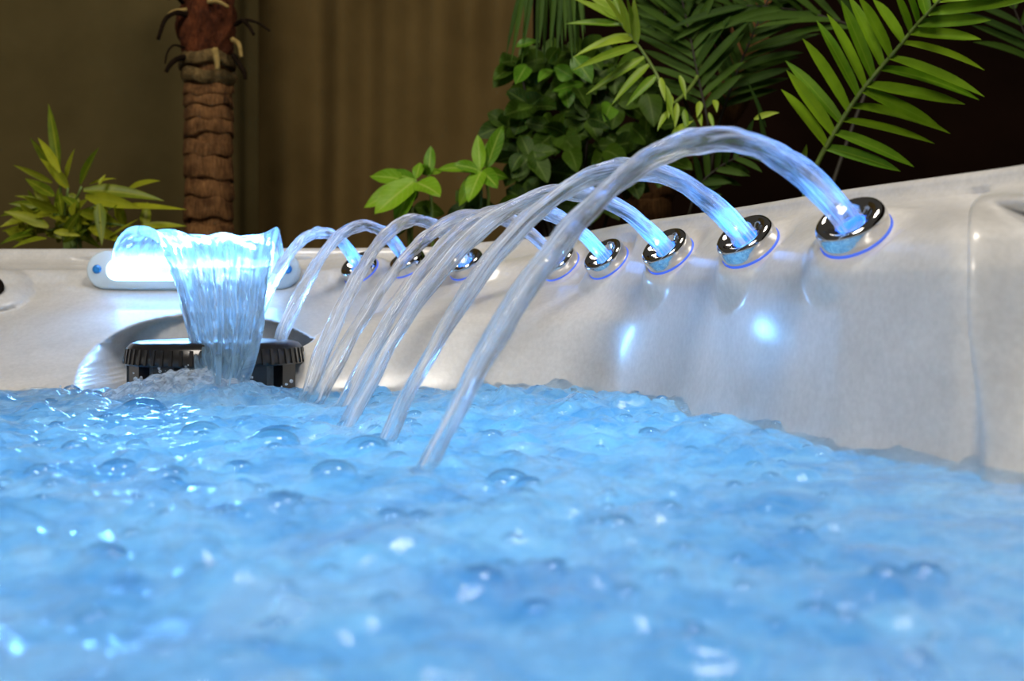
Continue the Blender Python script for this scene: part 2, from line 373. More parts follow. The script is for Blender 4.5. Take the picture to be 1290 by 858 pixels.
def inset_to(poly):
    """distance inward from each rim sample, along its normal, to the closed polyline"""
    D = closed_dense(poly, 0)[::6]; A = D; B = np.roll(D, -1, 0); out = np.full(NC, np.nan)
    for k in range(NC):
        o = RIMP[k, :2]; d = -NOUT[k]; e = B - A; w = A - o
        den = d[0] * e[:, 1] - d[1] * e[:, 0]; den = np.where(abs(den) < 1e-9, 1e-9, den)
        t = (w[:, 0] * e[:, 1] - w[:, 1] * e[:, 0]) / den; u = (w[:, 0] * d[1] - w[:, 1] * d[0]) / den
        ok = (u >= -0.01) & (u <= 1.01) & (t > -0.1) & (t < 0.7)
        if ok.any(): out[k] = t[ok][np.argmin(abs(t[ok]))]
    good = ~np.isnan(out)
    out = np.interp(np.arange(NC), np.arange(NC)[good], out[good])
    return smooth_by_arc(out, 0.03)
OJ = -inset_to(jetl); OW = -inset_to(watl)
OW = smooth_by_arc(np.minimum(OW, OJ - .030), .03)
BACK = sst(1.80, 1.96, RIMP[:, 1]) * sst(-0.05, -0.30, RIMP[:, 0])     # how much a column belongs to the rear wall
zr = RIMP[:, 2]
lev = []  # (z, offset) per row anchor
Z0 = np.zeros(NC)
lev.append((zr - .020, Z0 - .0085))
lev.append((zr - .032, -.010 + .30 * (OJ + .010)))
lev.append((Z0 + .055, OJ))
lev.append((Z0 + .024, OJ + np.maximum((OW - OJ) * .45, -.024) * (1 - .75 * BACK)))
lev.append((Z0 - .025, OJ + (OW - OJ) * (.62 - .32 * BACK)))
lev.append((Z0 - .125, OW))
lev.append((Z0 - .20, OW - .02 - .05 * BACK))
lev.append((Z0 - .45, OW - .05 - .08 * BACK))
lev.append((Z0 - .62, OW - .10 - .08 * BACK))
lev.append((Z0 - .66, OW - .18 - .08 * BACK))
zz = np.stack([l[0] for l in lev], 1); oo = np.stack([l[1] for l in lev], 1)
sub = [6, 14, 16, 16, 34, 14, 10, 8, 4]
rows = []
for k, m in enumerate(sub):
    for q in range(m):
        t = q / m; rows.append((zz[:, k] * (1 - t) + zz[:, k + 1] * t, oo[:, k] * (1 - t) + oo[:, k + 1] * t))
rows.append((zz[:, -1], oo[:, -1]))
ZZ = np.stack([r[0] for r in rows], 1); OO = np.stack([r[1] for r in rows], 1)
for _ in range(40):                                        # round the profile
    OO[:, 1:-1] = .25 * OO[:, :-2] + .5 * OO[:, 1:-1] + .25 * OO[:, 2:]
XX = RIMP[:, 0][:, None] + NOUT[:, 0][:, None] * OO; YY = RIMP[:, 1][:, None] + NOUT[:, 1][:, None] * OO
# ease the inner corner so the columns do not cross there
cm = (sst(-.14, -.03, RIMP[:, 0]) * sst(1.25, 1.50, RIMP[:, 1]) * (RIMP[:, 0] > -.6))[:, None] * sst(.045, -.03, ZZ)
for _ in range(900):
    for A_ in (XX, YY):
        A_ += cm * .5 * (.5 * (np.roll(A_, 1, 0) + np.roll(A_, -1, 0)) - A_)
# moulded alcove behind the filter: an arch with an upright back
ax, az = XX / np.maximum(YY, .2) * F + W0, HY - ZZ / np.maximum(YY, .2) * F
def alcove(px, py):
    return 1 - (np.abs(px - 262) / 166) ** 2.2 - (np.abs(np.minimum(py - 494, 0)) / 97) ** 2.2
inb = (RIMP[:, 1] > 1.8)[:, None] & (YY > 1.2)
am = np.where(inb & (ZZ > -.4), alcove(ax, az), -1)
am = sst(-0.015, 0.05, am) * sst(-.30, -.2, ZZ)
YA = np.maximum(YY, 1.835)
YY = YY + (YA - YY) * am
# shallow dish pressed round the lamp plate and bulging pillow at the far left
dl = ((ax - 244) / 168) ** 2 + ((az - 340) / 40) ** 2
YY = YY + np.where(inb, .012 * sst(1.15, .6, dl), 0)
bl = np.maximum(1 - ((ax + 12) / 56) ** 2 - ((az - 362) / 30) ** 2, 0) ** .5
YY = YY - np.where(inb & (ZZ > -.05), .045 * bl, 0)
# raised frame of the corner recess at the right end
inr = (RIMP[:, 0] > .25)[:, None] & (YY > .35) & (YY < 1.15) & (XX > 0) & (ZZ < .105)
u = (1250 - ax); v = (248 - az)
qx, qy = u + 22, v + 22                                 # rounded corner of radius 22
d_in = np.where((qx > 0) & (qy > 0), np.hypot(qx, qy) - 22, np.maximum(u, v))   # <0 inside the frame
ridge = .022 * np.exp(-(d_in / 14.) ** 2) - .010 * np.exp(-((d_in - 27) / 15.) ** 2) - .034 * sst(-6, -40, d_in)
fade = np.where(inr, sst(.105, .085, ZZ) * (.25 + .75 * sst(-.12, .0, ZZ)), 0)
XX = XX - ridge * fade * .93; YY = YY - ridge * fade * .36
RV = np.stack([XX, YY, ZZ + CZ], -1)
def wall_hit(px, py):
    d = (ax - px) ** 2 + (az - py) ** 2 + np.where((YY > .3) & (ZZ > -.2), 0, 1e9)
    k = np.unravel_index(np.argmin(d), d.shape); return Vector((XX[k], YY[k], ZZ[k] + CZ)), k
def wall_normal(k):
    i, j = k; a = RV[(i + 2) % NC, j] - RV[i - 2, j]; c = RV[i, min(j + 2, RV.shape[1] - 1)] - RV[i, max(j - 2, 0)]
    n = Vector(np.cross(a, c)).normalized()
    return n if n.dot(Vector((0, 1, 0))) < 0 or n.z > 0 else -n

JETS = [(1079, 297), (946, 311), (845, 323), (767, 331), (708, 335), (590, 338), (517, 337), (457, 343)]
SEATS = []
for px, py in JETS:
    c, kk = wall_hit(px, py); n = (Vector((-.53, -.51, .73)).normalized() * .75 + wall_normal(kk) * .25).normalized(); SEATS.append((c, n))
for c, n in SEATS:                                      # a flat moulded seat under every ring
    D = RV - np.array(c); h = D @ np.array(n); q = np.linalg.norm(D - h[..., None] * np.array(n), axis=2)
    w = np.where(np.abs(h) < .06, sst(.064, .034, q), 0)
    RV = RV - (h * w)[..., None] * np.array(n)
# rim roll and the flat deck outside of it
top = []
for (off, dz) in [(.135, -.09), (.135, -.012), (.128, -.002), (.118, 0), (.02, 0), (.004, -.0008), (-.0005, -.004), (-.002, -.008), (-.003, -.0135), (-.0065, -.0165)]:
    top.append(np.stack([RIMP[:, 0] + NOUT[:, 0] * off, RIMP[:, 1] + NOUT[:, 1] * off, zr + dz + CZ], -1))
SHV = np.concatenate([np.stack(top, 1), RV], 1)
me = grid_mesh('shell', SHV[:, ::-1], close_u=True)
# tub floor cap
bm = bmesh.new(); bm.from_mesh(me); bm.verts.ensure_lookup_table()
bm.faces.new([bm.verts[k * SHV.shape[1]] for k in range(NC)][::-1]); bm.normal_update(); bm.to_mesh(me); bm.free()
shell = new_obj('shell', me, M_SHELL, TUB)
# cabinet skirt panels under the deck
ks = np.arange(0, NC, max(1, NC // 160))
sk = np.stack([np.stack([RIMP[ks, 0] + NOUT[ks, 0] * .115, RIMP[ks, 1] + NOUT[ks, 1] * .115, Z0[ks] + z], -1) for z in (0.0, .45, CZ + .095 - .03)], 1)
new_obj('cabinet', grid_mesh('cabinet', sk, close_u=True), M_CABINET, TUB)

# ------------------------------------------------------------------ chrome jets and their water arcs
LAND = [(550, 592), (498, 551), (448, 530), (440, 508), (408, 502), (392, 500), (338, 488), (300, 486)]
APEX = [.130, .128, .124, .123, .122, .119, .117, .108]
ORD = ['tallest thick arc of water from the chrome jet beside the moulded corner ridge', 'arc of water from the second chrome jet counted from the corner ridge',
       'arc of water from the third chrome jet counted from the corner ridge', 'arc of water from the fourth chrome jet counted from the corner ridge',
       'arc of water from the fifth chrome jet, its ring half hidden by the tallest arc', 'arc of water from the chrome jet third from the lamp plate',
       'blue arc of water falling onto the black filter lid end', 'small blue arc of water dropping behind the wide water sheet']
rp = [(.0315, -.026), (.0320, -.004), (.0322, .0035), (.0316, .0075), (.0300, .0105), (.0278, .0120), (.0255, .0122), (.0230, .0110), (.0200, .0080), (.0170, .0046), (.0148, .0022), (.0136, .0002), (.0132, -.004), (.0130, -.016)]
rv, rf = lathe(rp, 48); ring_me = mesh_from('escutcheon', rv, rf); ring_me.materials.append(M_CHROME)
cv, cf = lathe([(.0318, -.012), (.0330, -.009), (.0330, -.0067), (.0320, -.0060)], 48); collar_me = mesh_from('lit_collar', cv, cf); collar_me.materials.append(M_COLLAR)
nv, nf = lathe([(.0129, .0035), (.0120, .0042), (.0112, .003), (.0108, -.010), (.004, -.0105)], 32); noz_me = mesh_from('nozzle', nv, nf); noz_me.materials.append(M_LED)
def lump(s, k):
    return math.sin(s * 9.1 + k) * .5 + math.sin(s * 23.7 + 2.1 * k) * .3 + math.sin(s * 51 + k * 3.3) * .2
for k, (px, py) in enumerate(JETS):
    p0, n = SEATS[k]
    lx, ly = LAND[k]; Yl = HW * F / (ly - HY); pl = P(lx, ly, Yl)
    z0 = p0.z - CZ; drop = z0 + HW; h = APEX[k] - z0
    a = 2 * h + math.sqrt(4 * h * h + 4 * h * drop); bq = a + drop
    hd = Vector((pl.x - p0.x, pl.y - p0.y, 0))
    jp = p0 + n * .0085; p0 = p0 + n * .007
    R = frame_from(n)
    jet = new_obj('jet', ring_me.copy(), M_CHROME, TUB); jet.data.name = 'jet_ring'; jet['label'] = 'polished chrome jet ring'
    jet.matrix_world = Matrix.Translation(jp) @ R
    jet.parent = None; jet.matrix_basis = Matrix.Translation(jp) @ R; jet.parent = TUB; jet.matrix_parent_inverse = Matrix.Translation(-TUB.location)
    for nm, m2, lb in (('lit_collar', collar_me, 'blue lit collar under the chrome'), ('nozzle', noz_me, 'blue lit nozzle')):
        c = bpy.data.objects.new(nm, m2); COL.objects.link(c); c.parent = jet; c['label'] = lb
    # the lamp in the nozzle shines up the stream
    ld = bpy.data.lights.new('jet_lamp', 'SPOT'); ld.energy = 1.0; ld.color = (.003, .27, 1.0); ld.spot_size = math.radians(70); ld.spot_blend = .5; ld.shadow_soft_size = .006
    ld.use_nodes = True; em = ld.node_tree.nodes['Emission']; fo = ld.node_tree.nodes.new('ShaderNodeLightFalloff'); fo.inputs['Strength'].default_value = 34.0
    ld.node_tree.links.new(fo.outputs['Linear'], em.inputs['Strength'])      # light guided along the stream fades slowly
    lo = bpy.data.objects.new('jet_lamp', ld); COL.objects.link(lo); lo.parent = jet; lo.location = (0, 0, .0005); lo.rotation_euler = (math.pi, 0, 0)
    # stream
    NS, NR = 150, 20; V = np.zeros((NR, NS, 3)); T = np.linspace(0, 1.035, NS)
    c = np.stack([p0.x + hd.x * T, p0.y + hd.y * T, p0.z + a * T - bq * T * T], 1)
    # wander of the real, slightly turbulent stream
    for q in range(NS):
        w = min(1, T[q] * 4) * .0022; c[q] += (lump(T[q] * 1.2, k) * w, 0, lump(T[q] * 1.3, k + 5) * w)
    tg = np.gradient(c, axis=0); tg /= np.linalg.norm(tg, axis=1)[:, None]
    side = np.cross(tg, (0.0, 0.0, 1.0)); side /= np.linalg.norm(side, axis=1)[:, None]; bn = np.cross(side, tg)
    for r_ in range(NR):
        an = 2 * math.pi * r_ / NR
        rad = (.0112 - .00022 * k) * (1 - .18 * T) * (1 + .08 * np.sin(T * 17 + k))
        ls = np.array([1 + .20 * lump(t * 1.6 + .25 * math.sin(an), k + 2 * math.cos(an)) * min(1, t * 5) for t in T])
        ls += .10 * math.sin(3 * an + k) * np.minimum(1, T * 2) + .07 * np.sin(5 * an + 9 * T + k) * np.minimum(1, T * 2)
        squash = 1 + .35 * T ** 2 * math.cos(2 * an)
        V[r_] = c + (side * math.cos(an) + bn * math.sin(an)) * (rad * ls * squash)[:, None]
    base = V[:, 0].mean(0)
    me = grid_mesh('water_arc', V - base, close_u=True)
    bm = bmesh.new(); bm.from_mesh(me); bm.verts.ensure_lookup_table()
    bm.faces.new([bm.verts[r_ * NS] for r_ in range(NR)]); bm.faces.new([bm.verts[r_ * NS + NS - 1] for r_ in range(NR)][::-1])
    bmesh.ops.recalc_face_normals(bm, faces=bm.faces); bm.to_mesh(me); bm.free()
    me.polygons.foreach_set('use_smooth', [True] * len(me.polygons))
    ua = np.abs(np.linspace(-1, 1, NR, endpoint=False))
    set_uv(me, np.stack(np.broadcast_arrays(ua[:, None] + k * 3.7, np.linspace(0, 1, NS)[None, :]), -1))
    o = new_obj('water_arc', me, M_STREAM); o.location = base
    tag(o, ORD[k], 'water jet', 'water arcs from the chrome jets')

# ------------------------------------------------------------------ lamp plate of the waterfall
def stadium(hw, hh, n=16):
    pts = []
    for s, a0 in ((1, -90), (-1, 90)):
        for k in range(n + 1):
            a = math.radians(a0 + 180 * k / n); pts.append((s * (hw - hh) + hh * math.cos(a), hh * math.sin(a)))
    return pts
def slab(name, hw, hh, d, bev):
    v, f = [], []; prof = [(0, 0), (0, d - bev), (bev * .3, d - bev * .3), (bev, d)]
    ring = stadium(hw, hh); n = len(ring)
    for ins, z in prof:
        for x, y in stadium(hw - ins, hh - ins): v.append((x, y, z))
    for i in range(len(prof) - 1):
        for k in range(n): f.append((i * n + k, i * n + (k + 1) % n, (i + 1) * n + (k + 1) % n, (i + 1) * n + k))
    f.append(tuple((len(prof) - 1) * n + k for k in range(n)))
    return mesh_from(name, v, f, True)
pc = P(244, 340, 1.908)
PM = Matrix.Translation(pc) @ Matrix.Rotation(math.radians(83), 4, 'X')
def on_plate(name, me, m, loc, label=None, parent=None):
    o = bpy.data.objects.new(name, me); COL.objects.link(o); me.materials.append(m)
    if parent is None:
        o.parent = TUB; o.matrix_parent_inverse = Matrix.Translation(-TUB.location); o.matrix_basis = PM @ Matrix.Translation(loc)
    else: o.parent = parent; o.location = loc
    if label: o['label'] = label
    return o
plate = on_plate('waterfall_plate', slab('waterfall_plate', .182, .0335, .02, .004), M_PLATE, (0, 0, -.012), 'pale frosted plate of the waterfall lamp')
on_plate('lamp_strip', slab('lamp_strip', .147, .019, .006, .003), M_STRIP, (0, -.001, .0185), 'glowing white lamp strip', plate)
for s in (-1, 1):
    sv, sf = lathe([(.0075, -.002), (.0075, .002), (.006, .003), (.002, .0025)], 20, True)
    on_plate('screw', mesh_from('screw', sv, sf), M_SCREW, (s * .163, 0, .0195), 'blue screw of the lamp plate', plate)
lm = area_lamp('plate_lamp', pc + Vector((0, -.022, .004)), pc + Vector((0, -.5, .30)), 5.2, .27, (.15, .46, 1.0), .03)
lm.parent = TUB; lm.matrix_parent_inverse = Matrix.Translation(-TUB.location)
# jet at the far left, cut by the picture's edge
p = P(-13, 362, 1.845)
v, f = lathe([(.020, -.01), (.020, .004), (.016, .008), (.009, .004), (.002, .001)], 28)
o = new_obj('pillow_jet', mesh_from('pillow_jet', v, f), M_HUSK, TUB); o.matrix_parent_inverse = Matrix.Translation(-TUB.location); o['label'] = 'dark jet in the moulded pillow'
o.matrix_basis = Matrix.Translation(p) @ frame_from((.1, -1, .1))

# ------------------------------------------------------------------ the wide waterfall sheet
rowsS = [(0, 143, 356, 346, 344, 1.893), (.12, 142, 357, 318, 318, 1.875), (.24, 152, 353, 295, 299, 1.85), (.33, 172, 351, 288, 294, 1.82), (.43, 196, 349, 297, 301, 1.775),
         (.54, 209, 343, 325, 328, 1.71), (.66, 222, 336, 362, 362, 1.64), (.78, 235, 330, 405, 405, 1.565), (.9, 248, 318, 452, 450, 1.495), (1.0, 256, 304, 492, 492, 1.452)]
A = spline([(r[1], r[2], r[3], r[4], r[5]) for r in rowsS], 150)
NU = 90; uu = np.linspace(0, 1, NU)
lx, rx, lyv, ryv, Yv = [A[:, k][None, :] for k in range(5)]
un = uu[:, None]; tv = np.linspace(0, 1, 150)[None, :]
px = lx + (rx - lx) * un; py = lyv + (ryv - lyv) * un
py = py + 7 * np.sin(un * math.pi) * np.exp(-((tv - .3) / .12) ** 2) * (un > 0) + 2.2 * np.sin(un * 17 + 1) * np.exp(-((tv - .3) / .2) ** 2)
wob = sum(am_ * np.sin(un * fr_ + ph + tv * dr) for am_, fr_, ph, dr in [(.004, 9, 0, 3), (.003, 21, 1, -4), (.0022, 43, 2, 5), (.0014, 77, .5, -9), (.001, 120, .3, 14)])
rip = .0018 * np.sin(tv * 60 + un * 9) + .0012 * np.sin(tv * 110 - un * 22)
Yc = Yv + (wob + rip) * sst(0, .3, tv) - .03 * np.sin(un * math.pi) * sst(.2, .9, tv)
C = np.stack([(px - W0) / F * Yc, Yc, CZ + (HY - py) / F * Yc], -1)
tu = np.gradient(C, axis=0); tvv = np.gradient(C, axis=1); nn = np.cross(tu, tvv); nn /= np.linalg.norm(nn, axis=2)[..., None] + 1e-9
th = (.0022 + .0055 * (np.exp(-(un / .05) ** 2) + np.exp(-((1 - un) / .05) ** 2)) + .0012 * np.sin(un * 33 + tv * 2)) * np.clip(np.minimum(un, 1 - un) / .012, .15, 1)
front = C + nn * th[..., None]; backs = C - nn * th[..., None]
ringV = np.concatenate([front, backs[::-1]], 0)
base = np.array(P(285, 492, 1.46)); sme = grid_mesh('waterfall_sheet', ringV - base, close_u=True)
set_uv(sme, np.stack(np.broadcast_arrays(np.concatenate([un, un[::-1]], 0), tv), -1))
sheet = new_obj('waterfall_sheet', sme, M_SHEET)
sheet.location = base
tag(sheet, 'bright wide sheet of water pouring from the lit lamp plate', 'waterfall')

# ------------------------------------------------------------------ black skimmer filter
fc = P(272, 430, 1.615); FX, FY = fc.x, fc.y
FIL = empty('skimmer_filter', (FX, FY, CZ - .30), 'round black skimmer filter standing in the arched alcove under the waterfall', 'filter')
def fil(name, v, f, m, label=None, smooth=True, par=FIL):
    o = new_obj(name, mesh_from(name, [(x + FX, y + FY, z + CZ) for x, y, z in v], f, smooth), m, par)
    if label: o['label'] = label
    return o
prof = [(.112, -.089), (.1255, -.089), (.1265, -.084), (.1235, -.066), (.118, -.0595), (.108, -.0565), (.05, -.054), (.003, -.0535)]
v, f = lathe(prof, 56); fil('lid', v, f, M_BLACK, 'ribbed black plastic lid')
lid = FIL.children[0]
v, f = [], []
for k in range(56):
    a = 2 * math.pi * k / 56
    for (r, z) in ((.1262, -.087), (.1285, -.087), (.1252, -.066), (.123, -.066)):
        for da in (-.018, .018): v.append((r * math.cos(a + da), r * math.sin(a + da), z))
    b0 = k * 8
    f += [(b0 + 2, b0 + 3, b0 + 5, b0 + 4), (b0, b0 + 2, b0 + 4, b0 + 6), (b0 + 1, b0 + 7, b0 + 5, b0 + 3), (b0 + 4, b0 + 5, b0 + 7, b0 + 6), (b0, b0 + 1, b0 + 3, b0 + 2)]
rb = new_obj('grip_ribs', mesh_from('grip_ribs', [(x + FX, y + FY, z + CZ) for x, y, z in v], f, False), M_BLACK); rb['kind'] = 'stuff'
rb.parent = FIL; rb.matrix_parent_inverse = Matrix.Translation(-FIL.location)
v, f = lathe([(.108, -.30), (.108, -.089)], 48); fil('filter_core', v, f, M_CAGE, 'grey pleated core between the black posts')
for k in range(12):
    a = 2 * math.pi * (k + .35) / 12; w = .017
    v = []
    for r in (.106, .1215):
        for s in (-1, 1):
            for z in (-.30, -.088): v.append((r * math.cos(a) - s * w * math.sin(a), r * math.sin(a) + s * w * math.cos(a), z))
    f = [(0, 1, 3, 2), (4, 6, 7, 5), (0, 4, 5, 1), (2, 3, 7, 6), (1, 5, 7, 3), (0, 2, 6, 4)]
    fil('post', v, f, M_BLACK, None, False)
v, f = lathe([(.02, -.31), (.13, -.31), (.13, -.295), (.108, -.295)], 40, False); fil('base_ring', v, f, M_BLACK)

# ------------------------------------------------------------------ water surface
gx = np.concatenate([np.arange(-1.24, -.75, .012), np.arange(-.75, .46, .0034), np.arange(.46, .62, .012)])
gy = np.concatenate([np.arange(-.14, .28, .015), np.arange(.28, 1.62, .0034)])
GX, GY = np.meshgrid(gx, gy, indexing='ij')
H = np.zeros_like(GX)
calm = 1 - .55 * sst(.05, .35, GX - .1 * (GY - .8)) * sst(1.1, .7, GY)
for k in range(60):
    lam = .03 * (1.09 ** (k % 22)) * RNG.uniform(.8, 1.2); th_ = RNG.uniform(0, 2 * math.pi); ph = RNG.uniform(0, 6.28)
    kx, ky = 2 * math.pi / lam * math.cos(th_), 2 * math.pi / lam * math.sin(th_)
    H += lam * .0075 * np.sin(kx * GX + ky * GY + ph + 1.6 * np.sin(GX * 21 + GY * 17 + k))
# a churned hump where the arcs and the wall jets stir the surface
def hump(x, y, r, h): return h * np.exp(-(((GX - x) ** 2 + (GY - y) ** 2) / r ** 2))
stir = np.clip(hump(.12, 1.18, .17, 1) + hump(.02, 1.40, .14, .8) + hump(-.3, 1.45, .2, .6), 0, 1)
for k in range(40):
    lam = RNG.uniform(.009, .026); th_ = RNG.uniform(0, 6.28); H += lam * .010 * np.sin(2 * math.pi / lam * (math.cos(th_) * GX + math.sin(th_) * GY) + 2.2 * np.sin(GX * 33 + k) + 2.2 * np.sin(GY * 29 + 2 * k)) * (.35 + .65 * np.sin(GX * 5 + GY * 4 + k) ** 2)
H *= calm * (.9 + .6 * stir)
H += hump(.10, 1.25, .12, .013) + hump(-.02, 1.42, .10, .010) + hump(-.37, 1.44, .07, .016) + hump(.2, 1.02, .08, .006)
H += .009 * sst(.18, .36, GX) * sst(1.25, .9, GY)      # the swell pushed up against the jet wall
dom = np.zeros_like(H)
def dome(x, y, r, hs):
    i0, i1 = np.searchsorted(gx, [x - r, x + r]); j0, j1 = np.searchsorted(gy, [y - r, y + r])
    if i1 <= i0 or j1 <= j0: return
    sx, sy = GX[i0:i1, j0:j1], GY[i0:i1, j0:j1]
    d = np.clip(1 - ((sx - x) ** 2 + (sy - y) ** 2) / r ** 2, 0, 1) ** .5 * r * hs
    dom[i0:i1, j0:j1] = np.maximum(dom[i0:i1, j0:j1], d)
for k in range(4200):
    y = RNG.uniform(.3, 1.6); x = RNG.uniform(-.7, .42) * min(1, .35 + y * .6)
    if RNG.uniform() < sst(.0, .30, x) * sst(1.15, .7, y) * .85: continue
    r = float(np.clip(RNG.lognormal(math.log(.0058), .5), .003, .024)); dome(x, y, r, RNG.uniform(.18, .5))
H += dom
wpoly = np.stack([RIMP[:, 0] + NOUT[:, 0] * (OW + .035), RIMP[:, 1] + NOUT[:, 1] * (OW + .035)], 1)[::max(1, NC // 300)]
def inside(x, y, poly):
    c = np.zeros(x.shape, bool); n = len(poly)
    for i in range(n):
        x1, y1 = poly[i]; x2, y2 = poly[(i + 1) % n]
        if y1 == y2: continue
        c ^= ((y1 > y) != (y2 > y)) & (x < (x2 - x1) * (y - y1) / (y2 - y1) + x1)
    return c
alc = (GY > 1.5) & (GX > -.72) & (GX < -.28)
INS = inside(GX, GY, wpoly) | alc
i = np.arange(len(gx) - 1)[:, None]; j = np.arange(len(gy) - 1)[None, :]; nv_ = len(gy)
f = np.stack(np.broadcast_arrays(i * nv_ + j, (i + 1) * nv_ + j, (i + 1) * nv_ + j + 1, i * nv_ + j + 1), -1)
keep = INS[:-1, :-1] & INS[1:, :-1] & INS[1:, 1:] & INS[:-1, 1:]
f = f[keep]
used = np.zeros(GX.size, bool); used[f.ravel()] = True; remap = np.cumsum(used) - 1
wv = np.stack([GX, GY, H], -1).reshape(-1, 3)[used]
wat = new_obj('bubbling_water', raw_mesh('bubbling_water', wv, remap[f]), M_WATER); wat.location = (0, 0, CZ - HW)
tag(wat, 'pale blue foaming water surface filling the hot tub', 'water', None, 'stuff')
mk = raw_mesh('milky_depth', np.stack([GX, GY, H * .35 - .016], -1).reshape(-1, 3)[used], remap[f])
milk = bpy.data.objects.new('milky_depth', mk); COL.objects.link(milk); mk.materials.append(M_MILK); milk.parent = wat; milk['kind'] = 'stuff'
# thin bubble films standing on the water
hv, hf = lathe([(1, 0), (.97, .25), (.88, .47), (.73, .68), (.52, .85), (.27, .96), (.02, 1)], 20)
hv = np.array(hv); hf = np.array(hf)
BV, BF, nb_ = [], [], 0
big = [(180, 520, 30), (253, 545, 26), (345, 560, 33), (352, 548, 38), (462, 566, 30), (700, 520, 22), (300, 585, 20), (420, 610, 30), (640, 600, 30), (150, 590, 26), (60, 560, 24)]
spots = [((px - W0) / F * (HW * F / (py - HY)), HW * F / (py - HY), r / F * (HW * F / (py - HY))) for px, py, r in big]
for k in range(420):
    y = RNG.uniform(.38, 1.55); x = RNG.uniform(-.7, .3) * min(1, .35 + y * .6); spots.append((x, y, float(np.clip(RNG.lognormal(math.log(.0055), .4), .003, .012))))
for (x, y, r) in spots:
    ii = np.clip(np.searchsorted(gx, x), 0, len(gx) - 1); jj = np.clip(np.searchsorted(gy, y), 0, len(gy) - 1)
    if not INS[ii, jj]: continue
    BV.append(hv * (r, r, r * .62) + (x, y, H[ii, jj] - r * .12)); BF.append(hf + nb_); nb_ += len(hv)
bub = new_obj('foam_bubbles', raw_mesh('foam_bubbles', np.concatenate(BV), np.concatenate(BF)), M_BUBBLE); bub.location = (0, 0, CZ - HW)
tag(bub, 'clear round bubbles crowding the blue water surface', 'bubbles', None, 'stuff')
# splash heap at the foot of the sheet
bm = bmesh.new()
gxs, gys = np.linspace(-.15, .15, 110), np.linspace(-.06, .07, 60); SX, SY = np.meshgrid(gxs, gys, indexing='ij')
q = np.sqrt((SX / .135) ** 2 + (SY / .058) ** 2); HS = .026 * np.clip(1 - q, 0, 1) ** .8
for k in range(36):
    lam = RNG.uniform(.010, .05); th_ = RNG.uniform(0, 6.28)
    HS += np.clip(1 - q, 0, 1) ** .5 * lam * .045 * np.abs(np.sin(math.pi / lam * (math.cos(th_) * SX + math.sin(th_) * SY) + k + 1.5 * np.sin(SX * 60 + k)))
HS -= .012
vs = [[bm.verts.new((FX + .012 + SX[i_, j_], 1.455 + SY[i_, j_], CZ - HW + HS[i_, j_])) for j_ in range(60)] for i_ in range(110)]
for i_ in range(109):
    for j_ in range(59):
        if min(q[i_, j_], q[i_ + 1, j_ + 1]) < 1.02: bm.faces.new((vs[i_][j_], vs[i_ + 1][j_], vs[i_ + 1][j_ + 1], vs[i_][j_ + 1]))
bmesh.ops.delete(bm, geom=[v_ for v_ in bm.verts if not v_.link_faces], context='VERTS')
for k in range(70):
    a = RNG.uniform(0, 6.28); d = abs(RNG.normal(0, .05)); r = float(np.clip(RNG.lognormal(math.log(.0015), .4), .0008, .003))
    m_ = Matrix.Translation((FX + .01 + d * 1.6 * math.cos(a), 1.45 + d * .4 * math.sin(a), CZ - HW + .012 + max(0, .03 - d * .25) * RNG.uniform(.2, 1.1))) @ Matrix.Scale(r, 4)
    bmesh.ops.create_icosphere(bm, subdivisions=1, radius=1, matrix=m_)
me = bpy.data.meshes.new('splash'); bm.to_mesh(me); bm.free(); me.polygons.foreach_set('use_smooth', [True] * len(me.polygons))
sp = new_obj('splash', me, M_SPLASH); tag(sp, 'white splash heaped at the foot of the water sheet', 'splash', None, 'stuff')
# lamps in the tub floor light the water from below
for (x, y, pw) in ((-.55, 1.05, 7), (.02, 1.10, 9.5), (-.3, .45, 5.2), (.2, .40, 4.6)):
    v, f = lathe([(.075, 0), (.075, .012), (.06, .018), (.002, .02)], 28)
    o = new_obj('floor_lamp_lens', mesh_from('floor_lamp_lens', v, f), M_LED, TUB); o.matrix_parent_inverse = Matrix.Translation(-TUB.location)
    o.location = (x, y, CZ - .655)
    d = bpy.data.lights.new('floor_lamp', 'SPOT'); d.energy = pw; d.color = (.10, .56, 1.0); d.spot_size = math.radians(150); d.spot_blend = .8; d.shadow_soft_size = .06
    l = bpy.data.objects.new('floor_lamp', d); COL.objects.link(l); l.parent = o; l.location = (0, 0, .05); l.rotation_euler = (math.pi, 0, 0)

# ------------------------------------------------------------------ drapes
def drape(name, x0, x1, y, ztop, amp, seed, m, label, n=240, fold=None):
    rg = np.random.default_rng(seed); xs = np.linspace(x0, x1, n); zs = np.linspace(.012, ztop, 30)
    d = np.zeros((n, 30))
    for k in range(16):
        fr = rg.uniform(3, 26); ph = rg.uniform(0, 6.28); sl = rg.uniform(-.06, .06)
        d += 1.25 * amp / (fr ** .55) * np.sin(fr * (xs[:, None] - x0 + sl * zs[None, :]) * 2.0 + ph)
    if fold is not None: d += fold(xs)[:, None]
    th = .004
    fr_ = np.stack([np.broadcast_to(xs[:, None], d.shape), y + d, np.broadcast_to(zs[None], d.shape)], -1)
    bk = fr_ + (0, th, 0)
    V = np.concatenate([fr_, bk[::-1]], 0)
    o = new_obj(name, grid_mesh(name, V - (x0, y, 0), close_u=True), m); o.location = (x0, y, 0)
    tag(o, label, 'curtain'); return o
drape('curtain', -2.9, -.705, 3.10, 3.2, .006, 3, M_DRAPE1, 'flat olive brown curtain hanging behind the bamboo and ringed trunk', 260, lambda x: .016 * np.exp(-((x + .735) / .02) ** 2) * -1)
drape('curtain', -.80, .06, 3.22, 3.2, .030, 5, M_DRAPE2, 'folded brown curtain hanging between the ringed trunk and the dark shrub', 260)

